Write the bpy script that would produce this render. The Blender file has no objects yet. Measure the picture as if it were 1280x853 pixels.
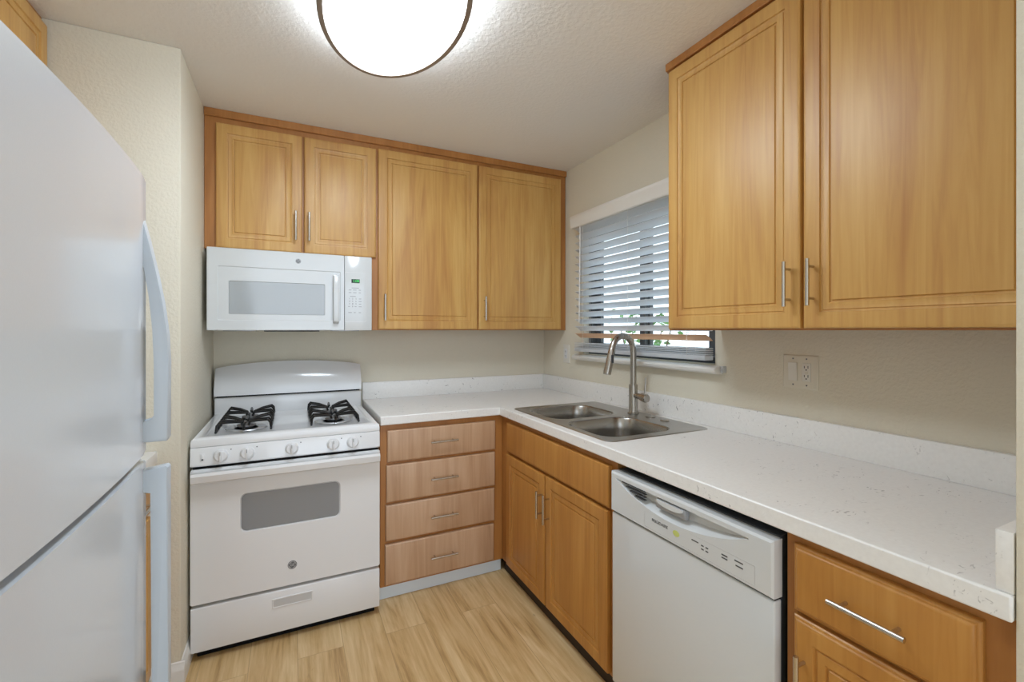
import bpy, bmesh, math, random
from mathutils import Vector, Matrix
random.seed(7)
S = bpy.context.scene
COL = S.collection
PI = math.pi

# ------------------------------------------------------------------ camera
cam = bpy.data.cameras.new('camera')
cam.sensor_width = 36.0
cam.lens = 568.3 / 1280 * 36.0
cam.shift_y = -13.52 / 1280
cam.clip_start = 0.02
camo = bpy.data.objects.new('camera', cam)
camo.location = (-1.7049, -2.9608, 1.3703)
camo.rotation_euler = (PI / 2, 0, -0.4522)
COL.objects.link(camo)
S.camera = camo

# ------------------------------------------------------------------ light and exposure
S.view_settings.view_transform = 'Standard'
S.view_settings.look = 'None'
S.view_settings.gamma = 1.0
S.view_settings.use_curve_mapping = False
S.view_settings.exposure = 0.95
LAMP_STRENGTH = 11.5
SKY_STRENGTH = 1.3
wd = bpy.data.worlds.new('daylight'); S.world = wd
wd.use_nodes = True
bgn = wd.node_tree.nodes['Background']
bgn.inputs['Color'].default_value = (0.82, 0.93, 1.05, 1)
bgn.inputs['Strength'].default_value = SKY_STRENGTH
S.cycles.max_bounces = 10
S.cycles.diffuse_bounces = 6
S.cycles.glossy_bounces = 5
S.cycles.transparent_max_bounces = 12
S.cycles.sample_clamp_indirect = 4.0
S.cycles.use_denoising = True


# ------------------------------------------------------------------ materials
def srgb(h):
    h = h.lstrip('#')
    c = [int(h[i:i + 2], 16) / 255 for i in (0, 2, 4)]
    return tuple(((v + 0.055) / 1.055) ** 2.4 if v > 0.04045 else v / 12.92 for v in c) + (1.0,)


class N:
    def __init__(s, name):
        s.m = bpy.data.materials.new(name); s.m.use_nodes = True
        s.t = s.m.node_tree; s.b = s.t.nodes['Principled BSDF']

    def n(s, typ, **kw):
        x = s.t.nodes.new(typ)
        for k, v in kw.items():
            if k in x.inputs: x.inputs[k].default_value = v
            else: setattr(x, k, v)
        return x

    def l(s, a, b): s.t.links.new(a, b)


def plain(name, col, rough=0.5, metal=0.0, coat=0.0, bump=None, spec=None):
    k = N(name); b = k.b
    b.inputs['Base Color'].default_value = srgb(col) if isinstance(col, str) else col
    b.inputs['Roughness'].default_value = rough
    b.inputs['Metallic'].default_value = metal
    b.inputs['Coat Weight'].default_value = coat
    b.inputs['Coat Roughness'].default_value = 0.08
    if spec is not None: b.inputs['Specular IOR Level'].default_value = spec
    if bump:
        sc, st, det = bump
        tc = k.n('ShaderNodeTexCoord')
        nz = k.n('ShaderNodeTexNoise', Scale=sc, Detail=det, Roughness=0.55)
        bp = k.n('ShaderNodeBump', Strength=st, Distance=0.004)
        k.l(tc.outputs['Object'], nz.inputs['Vector']); k.l(nz.outputs['Fac'], bp.inputs['Height'])
        k.l(bp.outputs['Normal'], b.inputs['Normal'])
    return k.m


def plaster(name, col, scale, strength, rough=0.75):
    """sprayed orange-peel / knock-down plaster"""
    k = N(name); b = k.b
    b.inputs['Base Color'].default_value = srgb(col); b.inputs['Roughness'].default_value = rough
    b.inputs['Specular IOR Level'].default_value = 0.3
    tc = k.n('ShaderNodeTexCoord')
    a = k.n('ShaderNodeTexNoise', Scale=scale, Detail=3.0, Roughness=0.5)
    r = k.n('ShaderNodeValToRGB'); r.color_ramp.elements[0].position = 0.42; r.color_ramp.elements[1].position = 0.62
    bp = k.n('ShaderNodeBump', Strength=strength, Distance=0.003)
    k.l(tc.outputs['Object'], a.inputs['Vector']); k.l(a.outputs['Fac'], r.inputs['Fac'])
    k.l(r.outputs['Color'], bp.inputs['Height']); k.l(bp.outputs['Normal'], b.inputs['Normal'])
    return k.m


def wood(name, c0, c1, c2, rough=0.42, scale=1.0):
    """maple-look foil, grain standing upright (object z)"""
    k = N(name); b = k.b
    tc = k.n('ShaderNodeTexCoord'); oi = k.n('ShaderNodeObjectInfo')
    off = k.n('ShaderNodeVectorMath', operation='SCALE'); off.inputs[0].default_value = (7.3, 3.1, 5.7)
    k.l(oi.outputs['Random'], off.inputs['Scale'])
    add = k.n('ShaderNodeVectorMath', operation='ADD')
    k.l(tc.outputs['Object'], add.inputs[0]); k.l(off.outputs[0], add.inputs[1])
    mp = k.n('ShaderNodeMapping'); mp.inputs['Scale'].default_value = (5.5 * scale, 5.5 * scale, 0.75 * scale)
    k.l(add.outputs[0], mp.inputs['Vector'])
    n1 = k.n('ShaderNodeTexNoise', Scale=1.0, Detail=3.0, Roughness=0.5, Distortion=1.6)
    k.l(mp.outputs[0], n1.inputs['Vector'])
    mp2 = k.n('ShaderNodeMapping'); mp2.inputs['Scale'].default_value = (34 * scale, 34 * scale, 1.5 * scale)
    k.l(add.outputs[0], mp2.inputs['Vector'])
    n2 = k.n('ShaderNodeTexNoise', Scale=1.0, Detail=4.0, Roughness=0.6, Distortion=1.4)
    k.l(mp2.outputs[0], n2.inputs['Vector'])
    mx = k.n('ShaderNodeMath', operation='MULTIPLY_ADD'); mx.inputs[1].default_value = 0.42
    m0 = k.n('ShaderNodeMath', operation='MULTIPLY'); m0.inputs[1].default_value = 0.58
    k.l(n1.outputs['Fac'], m0.inputs[0]); k.l(n2.outputs['Fac'], mx.inputs[0]); k.l(m0.outputs[0], mx.inputs[2])
    r = k.n('ShaderNodeValToRGB')
    e = r.color_ramp.elements
    e[0].position = 0.32; e[0].color = srgb(c0); e[1].position = 0.70; e[1].color = srgb(c2)
    x = e.new(0.5); x.color = srgb(c1)
    k.l(mx.outputs[0], r.inputs['Fac']); k.l(r.outputs['Color'], b.inputs['Base Color'])
    b.inputs['Roughness'].default_value = rough
    b.inputs['Specular IOR Level'].default_value = 0.6
    bp = k.n('ShaderNodeBump', Strength=0.05, Distance=0.002)
    k.l(n2.outputs['Fac'], bp.inputs['Height']); k.l(bp.outputs['Normal'], b.inputs['Normal'])
    return k.m


def quartz(name):
    k = N(name); b = k.b
    tc = k.n('ShaderNodeTexCoord')
    mp = k.n('ShaderNodeMapping'); mp.inputs['Rotation'].default_value = (0.2, 0.3, 0.5); mp.inputs['Scale'].default_value = (1, 2.2, 1.4)
    k.l(tc.outputs['Object'], mp.inputs['Vector'])
    n1 = k.n('ShaderNodeTexNoise', Scale=34.0, Detail=2.0, Roughness=0.5, Distortion=1.5)
    n2 = k.n('ShaderNodeTexNoise', Scale=3.2, Detail=2.0)
    k.l(mp.outputs[0], n1.inputs['Vector']); k.l(tc.outputs['Object'], n2.inputs['Vector'])
    r1 = k.n('ShaderNodeValToRGB'); r1.color_ramp.elements[0].position = 0.655; r1.color_ramp.elements[1].position = 0.73
    r2 = k.n('ShaderNodeValToRGB'); r2.color_ramp.elements[0].position = 0.44; r2.color_ramp.elements[1].position = 0.62
    k.l(n1.outputs['Fac'], r1.inputs['Fac']); k.l(n2.outputs['Fac'], r2.inputs['Fac'])
    mu = k.n('ShaderNodeMath', operation='MULTIPLY'); k.l(r1.outputs['Color'], mu.inputs[0]); k.l(r2.outputs['Color'], mu.inputs[1])
    n3 = k.n('ShaderNodeTexNoise', Scale=90.0, Detail=2.0); k.l(tc.outputs['Object'], n3.inputs['Vector'])
    base = k.n('ShaderNodeMix', data_type='RGBA'); base.inputs[6].default_value = srgb('#e4e2df'); base.inputs[7].default_value = srgb('#f0efec')
    k.l(n3.outputs['Fac'], base.inputs[0])
    mix = k.n('ShaderNodeMix', data_type='RGBA'); mix.inputs[7].default_value = srgb('#8f8c8a')
    k.l(mu.outputs[0], mix.inputs[0]); k.l(base.outputs[2], mix.inputs[6])
    k.l(mix.outputs[2], b.inputs['Base Color'])
    b.inputs['Roughness'].default_value = 0.32
    return k.m


def planks(name):
    """light oak vinyl planks running from the camera towards the range (world y)"""
    k = N(name); b = k.b
    tc = k.n('ShaderNodeTexCoord')
    mp = k.n('ShaderNodeMapping'); mp.inputs['Rotation'].default_value = (0, 0, PI / 2); mp.inputs['Location'].default_value = (0.35, 0.06, 0)
    k.l(tc.outputs['Object'], mp.inputs['Vector'])
    br = k.n('ShaderNodeTexBrick', offset=0.37, offset_frequency=2, Scale=1.0)
    br.inputs['Color1'].default_value = (0, 0, 0, 1); br.inputs['Color2'].default_value = (1, 1, 1, 1)
    br.inputs['Mortar'].default_value = (0.5, 0.5, 0.5, 1)
    br.inputs['Mortar Size'].default_value = 0.0012; br.inputs['Mortar Smooth'].default_value = 0.2
    br.inputs['Brick Width'].default_value = 1.22; br.inputs['Row Height'].default_value = 0.18
    k.l(mp.outputs[0], br.inputs['Vector'])
    sh = k.n('ShaderNodeVectorMath', operation='MULTIPLY_ADD'); sh.inputs[1].default_value = (3.0, 5.0, 2.0)
    k.l(br.outputs['Color'], sh.inputs[0]); k.l(tc.outputs['Object'], sh.inputs[2])
    m1 = k.n('ShaderNodeMapping'); m1.inputs['Scale'].default_value = (9, 1.0, 1)
    k.l(sh.outputs[0], m1.inputs['Vector'])
    n1 = k.n('ShaderNodeTexNoise', Scale=1.0, Detail=6.0, Roughness=0.6, Distortion=1.6); k.l(m1.outputs[0], n1.inputs['Vector'])
    m2 = k.n('ShaderNodeMapping'); m2.inputs['Scale'].default_value = (75, 3.0, 1)
    k.l(sh.outputs[0], m2.inputs['Vector'])
    n2 = k.n('ShaderNodeTexNoise', Scale=1.0, Detail=3.0, Roughness=0.6); k.l(m2.outputs[0], n2.inputs['Vector'])
    a = k.n('ShaderNodeMath', operation='MULTIPLY'); a.inputs[1].default_value = 0.66; k.l(n1.outputs['Fac'], a.inputs[0])
    c = k.n('ShaderNodeMath', operation='MULTIPLY_ADD'); c.inputs[1].default_value = 0.34; k.l(n2.outputs['Fac'], c.inputs[0]); k.l(a.outputs[0], c.inputs[2])
    r = k.n('ShaderNodeValToRGB'); e = r.color_ramp.elements
    e[0].position = 0.30; e[0].color = srgb('#94713f'); e[1].position = 0.70; e[1].color = srgb('#e6cea4')
    x = e.new(0.44); x.color = srgb('#c8a673'); x = e.new(0.56); x.color = srgb('#d8bb8b')
    k.l(c.outputs[0], r.inputs['Fac'])
    # a few dark mineral streaks
    m3 = k.n('ShaderNodeMapping'); m3.inputs['Scale'].default_value = (11, 1.6, 1); k.l(sh.outputs[0], m3.inputs['Vector'])
    n3 = k.n('ShaderNodeTexNoise', Scale=1.0, Detail=4.0, Roughness=0.65, Distortion=2.2); k.l(m3.outputs[0], n3.inputs['Vector'])
    r3 = k.n('ShaderNodeValToRGB'); r3.color_ramp.elements[0].position = 0.66; r3.color_ramp.elements[1].position = 0.78
    k.l(n3.outputs['Fac'], r3.inputs['Fac'])
    mxs = k.n('ShaderNodeMix', data_type='RGBA'); mxs.inputs[7].default_value = srgb('#7a5530')
    k.l(r3.outputs['Color'], mxs.inputs[0]); k.l(r.outputs['Color'], mxs.inputs[6])
    mxm = k.n('ShaderNodeMix', data_type='RGBA'); mxm.inputs[7].default_value = srgb('#8f6d46')
    fa = k.n('ShaderNodeMath', operation='MULTIPLY'); fa.inputs[1].default_value = 0.55
    k.l(br.outputs['Fac'], fa.inputs[0]); k.l(fa.outputs[0], mxm.inputs[0]); k.l(mxs.outputs[2], mxm.inputs[6])
    k.l(mxm.outputs[2], b.inputs['Base Color'])
    b.inputs['Roughness'].default_value = 0.42
    bp = k.n('ShaderNodeBump', Strength=0.06, Distance=0.002); k.l(n2.outputs['Fac'], bp.inputs['Height']); k.l(bp.outputs['Normal'], b.inputs['Normal'])
    return k.m


def brushed(name, col, rough=0.28, vec=(2, 2, 160)):
    k = N(name); b = k.b
    b.inputs['Base Color'].default_value = srgb(col); b.inputs['Metallic'].default_value = 1.0
    tc = k.n('ShaderNodeTexCoord'); mp = k.n('ShaderNodeMapping'); mp.inputs['Scale'].default_value = vec
    nz = k.n('ShaderNodeTexNoise', Scale=2.0, Detail=2.0)
    mr = k.n('ShaderNodeMapRange'); mr.inputs['To Min'].default_value = rough - 0.06; mr.inputs['To Max'].default_value = rough + 0.1
    k.l(tc.outputs['Object'], mp.inputs['Vector']); k.l(mp.outputs[0], nz.inputs['Vector']); k.l(nz.outputs['Fac'], mr.inputs['Value'])
    k.l(mr.outputs[0], b.inputs['Roughness'])
    return k.m


def emit(name, col, strength, base='#f4f2ee'):
    k = N(name); b = k.b
    b.inputs['Base Color'].default_value = srgb(base); b.inputs['Roughness'].default_value = 0.4
    b.inputs['Emission Color'].default_value = srgb(col) if isinstance(col, str) else col
    b.inputs['Emission Strength'].default_value = strength
    return k.m


def translucent(name, col, amount):
    """thin plastic that lets some daylight through"""
    k = N(name)
    k.b.inputs['Base Color'].default_value = srgb(col); k.b.inputs['Roughness'].default_value = 0.4
    tl = k.n('ShaderNodeBsdfTranslucent'); tl.inputs['Color'].default_value = srgb(col)
    mx = k.n('ShaderNodeMixShader'); mx.inputs[0].default_value = amount
    k.l(k.b.outputs[0], mx.inputs[1]); k.l(tl.outputs[0], mx.inputs[2]); k.l(mx.outputs[0], k.t.nodes['Material Output'].inputs['Surface'])
    return k.m


def pane_glass(name):
    k = N(name); t = k.t
    out = t.nodes['Material Output']; t.nodes.remove(k.b)
    tr = k.n('ShaderNodeBsdfTransparent'); tr.inputs['Color'].default_value = (0.93, 0.96, 0.96, 1)
    gl = k.n('ShaderNodeBsdfGlossy', Roughness=0.02)
    lw = k.n('ShaderNodeLayerWeight'); pw = k.n('ShaderNodeMath', operation='POWER'); pw.inputs[1].default_value = 4.0
    fr = k.n('ShaderNodeMath', operation='MULTIPLY_ADD'); fr.inputs[1].default_value = 0.6; fr.inputs[2].default_value = 0.04
    mx = k.n('ShaderNodeMixShader')
    k.l(lw.outputs['Facing'], pw.inputs[0]); k.l(pw.outputs[0], fr.inputs[0]); k.l(fr.outputs[0], mx.inputs[0]); k.l(tr.outputs[0], mx.inputs[1]); k.l(gl.outputs[0], mx.inputs[2]); k.l(mx.outputs[0], out.inputs['Surface'])
    return k.m


M = {}
M['wall'] = plaster('wall_paint', '#dbd5c4', 95, 0.22)
M['ceiling'] = plaster('ceiling_paint', '#eae8e4', 70, 0.22)
M['trimwhite'] = plain('white_trim_paint', '#e2e0da', 0.4)
M['floor'] = planks('oak_vinyl_planks')
M['wood'] = wood('maple_foil', '#b37f43', '#c89a55', '#d6ad69')
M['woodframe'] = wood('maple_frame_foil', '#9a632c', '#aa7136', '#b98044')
M['woodshade'] = wood('shaded_maple_foil', '#a46b2c', '#b67e39', '#c59049')  # same maple as the wall doors, with dim light put into the colour
M['woodrosy'] = wood('rosy_maple_foil', '#ac8562', '#bf9a79', '#cdab8c')
M['woodin'] = plain('cabinet_shadow_edge', '#3a2412', 0.7)
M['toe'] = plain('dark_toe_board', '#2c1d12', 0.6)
M['film'] = plain('pale_vinyl_base', '#dbe6ee', 0.35)
M['quartz'] = quartz('white_quartz')
M['white'] = plain('white_enamel', '#e3e4e5', 0.16, coat=0.5)
M['white2'] = plain('dimmed_white_enamel', '#d2d5d6', 0.16, coat=0.5)  # same white as the range, greyed to offset the stronger light there
M['whitep'] = plain('white_plastic', '#dedfe0', 0.32)
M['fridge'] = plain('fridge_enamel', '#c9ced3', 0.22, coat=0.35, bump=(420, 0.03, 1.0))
M['fridgeh'] = plain('fridge_handle_shaded', '#bac2c9', 0.35)  # plastic is white like the fridge; its shaded side is put into the colour
M['gasket'] = plain('dark_gasket', '#3b3e42', 0.6)
M['black'] = plain('black_gap', '#0b0b0c', 0.6, spec=0.15)
M['iron'] = plain('black_enamel_wire', '#121213', 0.3)
M['burner'] = plain('burner_aluminium', '#9c9c9e', 0.35, metal=0.9)
M['ovenglass'] = plain('oven_glass', '#85878a', 0.08, coat=0.6)
M['mwglass'] = plain('microwave_glass', '#a9aeb1', 0.07, coat=0.8)
M['greyline'] = plain('grey_print', '#9b9da0', 0.5)
M['darkprint'] = plain('dark_print', '#4a4b4d', 0.5)
M['green'] = plain('yellow_green_print', '#c3cc74', 0.5)
M['badge'] = plain('badge_grey', '#6b6d70', 0.35, metal=0.3)
M['badgel'] = plain('badge_silver', '#c6c8ca', 0.3, metal=0.3)
M['steel'] = brushed('brushed_steel', '#b9b7b3', 0.3, (160, 6, 6))
M['bowl'] = plain('bowl_steel', '#aaa7a2', 0.27, metal=1.0)
M['nickel'] = brushed('brushed_nickel', '#a9a49c', 0.27, (60, 60, 4))
M['pull'] = plain('satin_nickel_pull', '#c9c4bc', 0.24, metal=1.0)
M['bronze'] = plain('taupe_metal_band', '#8d7f72', 0.42, metal=0.5)
M['lampglass'] = emit('lit_diffuser', (0.88, 1.0, 1.13, 1), LAMP_STRENGTH)
M['lampside'] = emit('lit_side_glass', (0.88, 1.0, 1.13, 1), LAMP_STRENGTH * 0.6)
M['display'] = plain('display_glass', '#0d2412', 0.15)
M['digits'] = emit('green_digits', '#3fbf57', 0.9, '#1b5a2a')
M['slat'] = translucent('white_slat', '#eceff2', 0.5)
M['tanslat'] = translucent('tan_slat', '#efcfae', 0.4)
M['cord'] = plain('white_cord', '#eceae6', 0.6)
M['alum'] = plain('dark_window_metal', '#54585c', 0.45, metal=0.4)
M['glass'] = pane_glass('window_glass')
M['plate'] = plain('ivory_wall_plate', '#d9d3c3', 0.35)
M['platew'] = plain('white_wall_plate', '#dedbd2', 0.35)
M['slot'] = plain('socket_slot', '#17150f', 0.6)
M['leaf'] = plain('leaf_green', '#5d8a4a', 0.5)
M['bark'] = plain('bark', '#6a5642', 0.8)
M['concrete'] = plain('pale_concrete', '#bcb6aa', 0.85, bump=(30, 0.3, 4.0))


# ------------------------------------------------------------------ geometry helpers
def box(bm, x0, x1, y0, y1, z0, z1, bev=0.0, seg=2):
    if x0 > x1: x0, x1 = x1, x0
    if y0 > y1: y0, y1 = y1, y0
    if z0 > z1: z0, z1 = z1, z0
    v = [bm.verts.new(p) for p in ((x0, y0, z0), (x1, y0, z0), (x1, y1, z0), (x0, y1, z0), (x0, y0, z1), (x1, y0, z1), (x1, y1, z1), (x0, y1, z1))]
    fs = [bm.faces.new([v[i] for i in q]) for q in ((3, 2, 1, 0), (4, 5, 6, 7), (0, 1, 5, 4), (1, 2, 6, 5), (2, 3, 7, 6), (3, 0, 4, 7))]
    if bev > 0:
        es = list({e for f in fs for e in f.edges})
        bmesh.ops.bevel(bm, geom=es, offset=bev, segments=seg, profile=0.5, affect='EDGES')
    return bm


def bridge(bm, a, b, closed=True):
    n = len(a)
    for i in range(n if closed else n - 1):
        j = (i + 1) % n
        try: bm.faces.new((a[i], a[j], b[j], b[i]))
        except ValueError: pass


def tube(bm, pts, r, seg=10, caps=True, squash=None):
    pts = [Vector(p) for p in pts]
    rs = r if isinstance(r, (list, tuple)) else [r] * len(pts)
    t0 = (pts[1] - pts[0]).normalized()
    up = Vector((0, 0, 1)) if abs(t0.z) < 0.9 else Vector((1, 0, 0))
    nrm = (up - t0 * up.dot(t0)).normalized()
    rings = []
    for i, p in enumerate(pts):
        if i == 0: t = t0
        elif i == len(pts) - 1: t = (pts[i] - pts[i - 1]).normalized()
        else: t = ((pts[i + 1] - p).normalized() + (p - pts[i - 1]).normalized()).normalized()
        nrm = (nrm - t * nrm.dot(t)).normalized()
        bn = t.cross(nrm)
        rings.append([bm.verts.new(p + (nrm * math.cos(2 * PI * k / seg) + bn * math.sin(2 * PI * k / seg)) * rs[i]) for k in range(seg)])
    for a, b in zip(rings, rings[1:]): bridge(bm, a, b)
    if caps:
        bm.faces.new(rings[0][::-1]); bm.faces.new(rings[-1])
    return bm


def lathe(bm, prof, origin, axis=(0, 0, 1), seg=28, sx=1.0, sy=1.0):
    """prof: (radius, height along axis)"""
    ax = Vector(axis).normalized()
    u = Vector((1, 0, 0)) if abs(ax.x) < 0.9 else Vector((0, 1, 0))
    u = (u - ax * u.dot(ax)).normalized(); w = ax.cross(u)
    o = Vector(origin); rings = []
    for r, h in prof:
        if r < 1e-6: rings.append([bm.verts.new(o + ax * h)])
        else: rings.append([bm.verts.new(o + ax * h + u * (r * sx * math.cos(2 * PI * k / seg)) + w * (r * sy * math.sin(2 * PI * k / seg))) for k in range(seg)])
    for a, b in zip(rings, rings[1:]):
        if len(a) == 1 and len(b) == 1: continue
        if len(a) == 1:
            for i in range(seg): bm.faces.new((a[0], b[i], b[(i + 1) % seg]))
        elif len(b) == 1:
            for i in range(seg): bm.faces.new((a[i], b[0], a[(i + 1) % seg]))
        else: bridge(bm, a, b)
    if len(rings[0]) > 1: bm.faces.new(rings[0][::-1])
    if len(rings[-1]) > 1: bm.faces.new(rings[-1])
    return bm


def prism(bm, poly, axis, a0, a1, bev=0.0):
    """extrude a 2D outline along an axis: axis x -> (y,z), y -> (x,z), z -> (x,y)"""
    def P(q, a):
        return {'x': (a, q[0], q[1]), 'y': (q[0], a, q[1]), 'z': (q[0], q[1], a)}[axis]
    A = [bm.verts.new(P(q, a0)) for q in poly]; B = [bm.verts.new(P(q, a1)) for q in poly]
    fs = [bm.faces.new(A), bm.faces.new(B[::-1])]
    n = len(poly)
    for i in range(n): fs.append(bm.faces.new((A[i], B[i], B[(i + 1) % n], A[(i + 1) % n])))
    if bev:
        es = [e for f in fs[:2] for e in f.edges]
        bmesh.ops.bevel(bm, geom=es, offset=bev, segments=2, profile=0.5, affect='EDGES')
    return bm


def panel(bm, o, u, v, n, W, H, prof):
    """rectangular board seen from the front; prof = (inset, height along n) loops from the back edge inwards"""
    o, u, v, n = Vector(o), Vector(u), Vector(v), Vector(n)
    prev = None
    for k, (i, h) in enumerate(prof):
        ring = [bm.verts.new(o + u * a + v * b + n * h) for a, b in ((i, i), (W - i, i), (W - i, H - i), (i, H - i))]
        if prev: bridge(bm, prev, ring)
        else: bm.faces.new(ring[::-1])
        prev = ring
    bm.faces.new(prev)
    return bm


def rrect(x0, x1, y0, y1, r, n=6):
    out = []
    for cx, cy, a in ((x1 - r, y1 - r, 0), (x0 + r, y1 - r, PI / 2), (x0 + r, y0 + r, PI), (x1 - r, y0 + r, 1.5 * PI)):
        for k in range(n + 1):
            t = a + PI / 2 * k / n
            out.append((cx + r * math.cos(t), cy + r * math.sin(t)))
    return out


def cells(bm, xs, ys, keep, a0, a1, axis='z'):
    """solid slab over grid cells (so an opening is a real hole)"""
    def P(x, y, a): return {'z': (x, y, a), 'x': (a, x, y), 'y': (x, a, y)}[axis]
    V = {}
    def vt(i, j, k):
        if (i, j, k) not in V: V[(i, j, k)] = bm.verts.new(P(xs[i], ys[j], (a0, a1)[k]))
        return V[(i, j, k)]
    ok = lambda i, j: 0 <= i < len(xs) - 1 and 0 <= j < len(ys) - 1 and keep((xs[i] + xs[i + 1]) / 2, (ys[j] + ys[j + 1]) / 2)
    for i in range(len(xs) - 1):
        for j in range(len(ys) - 1):
            if not ok(i, j): continue
            for k in (0, 1): bm.faces.new([vt(i, j, k), vt(i + 1, j, k), vt(i + 1, j + 1, k), vt(i, j + 1, k)])
            for di, dj, e in ((-1, 0, ((0, 0), (0, 1))), (1, 0, ((1, 0), (1, 1))), (0, -1, ((0, 0), (1, 0))), (0, 1, ((0, 1), (1, 1)))):
                if not ok(i + di, j + dj):
                    (a, b), (c, d) = e
                    bm.faces.new([vt(i + a, j + b, 0), vt(i + c, j + d, 0), vt(i + c, j + d, 1), vt(i + a, j + b, 1)])
    return bm


def link(o, parent=None):
    COL.objects.link(o)
    if parent: o.parent = parent
    return o


def mesh(bm, name, mat, ang=33):
    bmesh.ops.recalc_face_normals(bm, faces=bm.faces)
    lim = math.radians(ang)
    for f in bm.faces: f.smooth = True
    for e in bm.edges:
        e.smooth = not (len(e.link_faces) != 2 or e.calc_face_angle(0) > lim)
    me = bpy.data.meshes.new(name); bm.to_mesh(me); bm.free()
    me.materials.append(mat)
    return me


def part(name, bm, mat, parent=None, label=None, bevel=0.0):
    """one mesh object; geometry is given in world space and rebased on its thing"""
    base = Vector((0, 0, 0))
    p = parent
    while p: base += p.location; p = p.parent
    bmesh.ops.translate(bm, verts=bm.verts, vec=-base)
    o = bpy.data.objects.new(name, mesh(bm, name, mat))
    link(o, parent)
    if label: o['label'] = label
    if bevel:
        md = o.modifiers.new('edge', 'BEVEL'); md.width = bevel; md.segments = 2; md.limit_method = 'ANGLE'; md.angle_limit = math.radians(40)
    return o


def thing(name, label, cat, loc=(0, 0, 0), group=None):
    o = bpy.data.objects.new(name, None); o.empty_display_size = 0.05
    o.location = loc; o['label'] = label; o['category'] = cat
    if group: o['group'] = group
    return link(o)


def solo(name, bm, mat, label, cat, loc=(0, 0, 0), group=None, bevel=0.0):
    bmesh.ops.translate(bm, verts=bm.verts, vec=-Vector(loc))
    o = bpy.data.objects.new(name, mesh(bm, name, mat)); o.location = loc
    o['label'] = label; o['category'] = cat
    if group: o['group'] = group
    if bevel:
        md = o.modifiers.new('edge', 'BEVEL'); md.width = bevel; md.segments = 2; md.limit_method = 'ANGLE'
    return link(o)


def struct(name, bm, mat, parent=None):
    o = part(name, bm, mat, parent)
    if not parent: o['kind'] = 'structure'
    return o


BM = bmesh.new


def text(name, body, size, mat, parent, origin, u, v, align='CENTER', depth=0.0004):
    """raised lettering on a surface: u = reading direction, v = up"""
    cu = bpy.data.curves.new(name, 'FONT'); cu.body = body; cu.size = size; cu.align_x = align; cu.align_y = 'CENTER'; cu.extrude = depth
    tmp = bpy.data.objects.new(name, cu); COL.objects.link(tmp)
    bpy.context.view_layer.update()
    me = bpy.data.meshes.new_from_object(tmp.evaluated_get(bpy.context.evaluated_depsgraph_get()))
    bpy.data.objects.remove(tmp); bpy.data.curves.remove(cu)
    u, v = Vector(u), Vector(v); n = u.cross(v)
    base = Vector((0, 0, 0)); p = parent
    while p: base += p.location; p = p.parent
    mtx = Matrix((u, v, n)).transposed().to_4x4(); mtx.translation = Vector(origin) - base
    me.transform(mtx); me.materials.clear(); me.materials.append(mat)
    o = bpy.data.objects.new(name, me)
    return link(o, parent)


# ------------------------------------------------------------------ room shell
H = 2.462
XL, YW, XW = -2.089, -0.8185, -2.80       # alcove wall, facing wall, far left wall
YB = -5.2                                  # where the room is cut off behind the camera
PLAN = lambda x, y: x < 0.12 or y < -2.79
b = BM(); cells(b, [XW - 0.12, 0.12, 2.2], [YB, -2.79, 0.12], PLAN, -0.08, 0.0); struct('floor', b, M['floor'])
b = BM(); cells(b, [XW - 0.12, 0.12, 2.2], [YB, -2.79, 0.12], PLAN, H, H + 0.1); struct('ceiling', b, M['ceiling'])
b = BM(); box(b, XL, 0.12, 0.0, 0.12, 0, H); struct('wall_back', b, M['wall'])
WY0, WY1, WZ0, WZ1 = -1.530, -0.515, 1.218, 2.045    # window opening in the right wall
b = BM(); cells(b, [-2.78, WY0, WY1, 0.0], [0, WZ0, WZ1, H], lambda y, z: not (WY0 < y < WY1 and WZ0 < z < WZ1), 0.0, 0.12, 'x')
struct('wall_right', b, M['wall'])
b = BM(); box(b, XW - 0.12, XL, YW, 0.12, 0, H, 0.006); struct('wall_alcove', b, M['wall'])
b = BM(); box(b, XW - 0.12, XW, YB, YW, 0, H); struct('wall_left', b, M['wall'])
b = BM(); box(b, -0.652, 2.2, -2.79, -2.6545, 0, H, 0.006); struct('wall_stub', b, M['wall'])
b = BM(); box(b, XW, -2.06, -2.62, -2.50, 0, H); struct('light_block_wall', b, M['wall'])  # unseen wall added to keep rear light off the facing wall
b = BM(); box(b, 2.2, 2.32, YB, -2.6545, 0, H); struct('light_block_far', b, M['wall'])  # unseen, added to close the right side and cut light on the fridge
# baseboards
def baseboard(name, poly_axis, a0, a1, at, sgn):
    b = BM()
    pr = [(0, 0), (0.013, 0), (0.013, 0.055), (0.011, 0.066), (0.006, 0.074), (0.004, 0.086), (0, 0.09)]
    prism(b, [(at + sgn * q[0], q[1]) for q in pr], poly_axis, a0, a1)
    struct(name, b, M['trimwhite'])
baseboard('baseboard_alcove', 'y', YW, -0.03, XL, 1)
baseboard('baseboard_facing', 'x', -2.185, XL + 0.0135, YW, -1)

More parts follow.
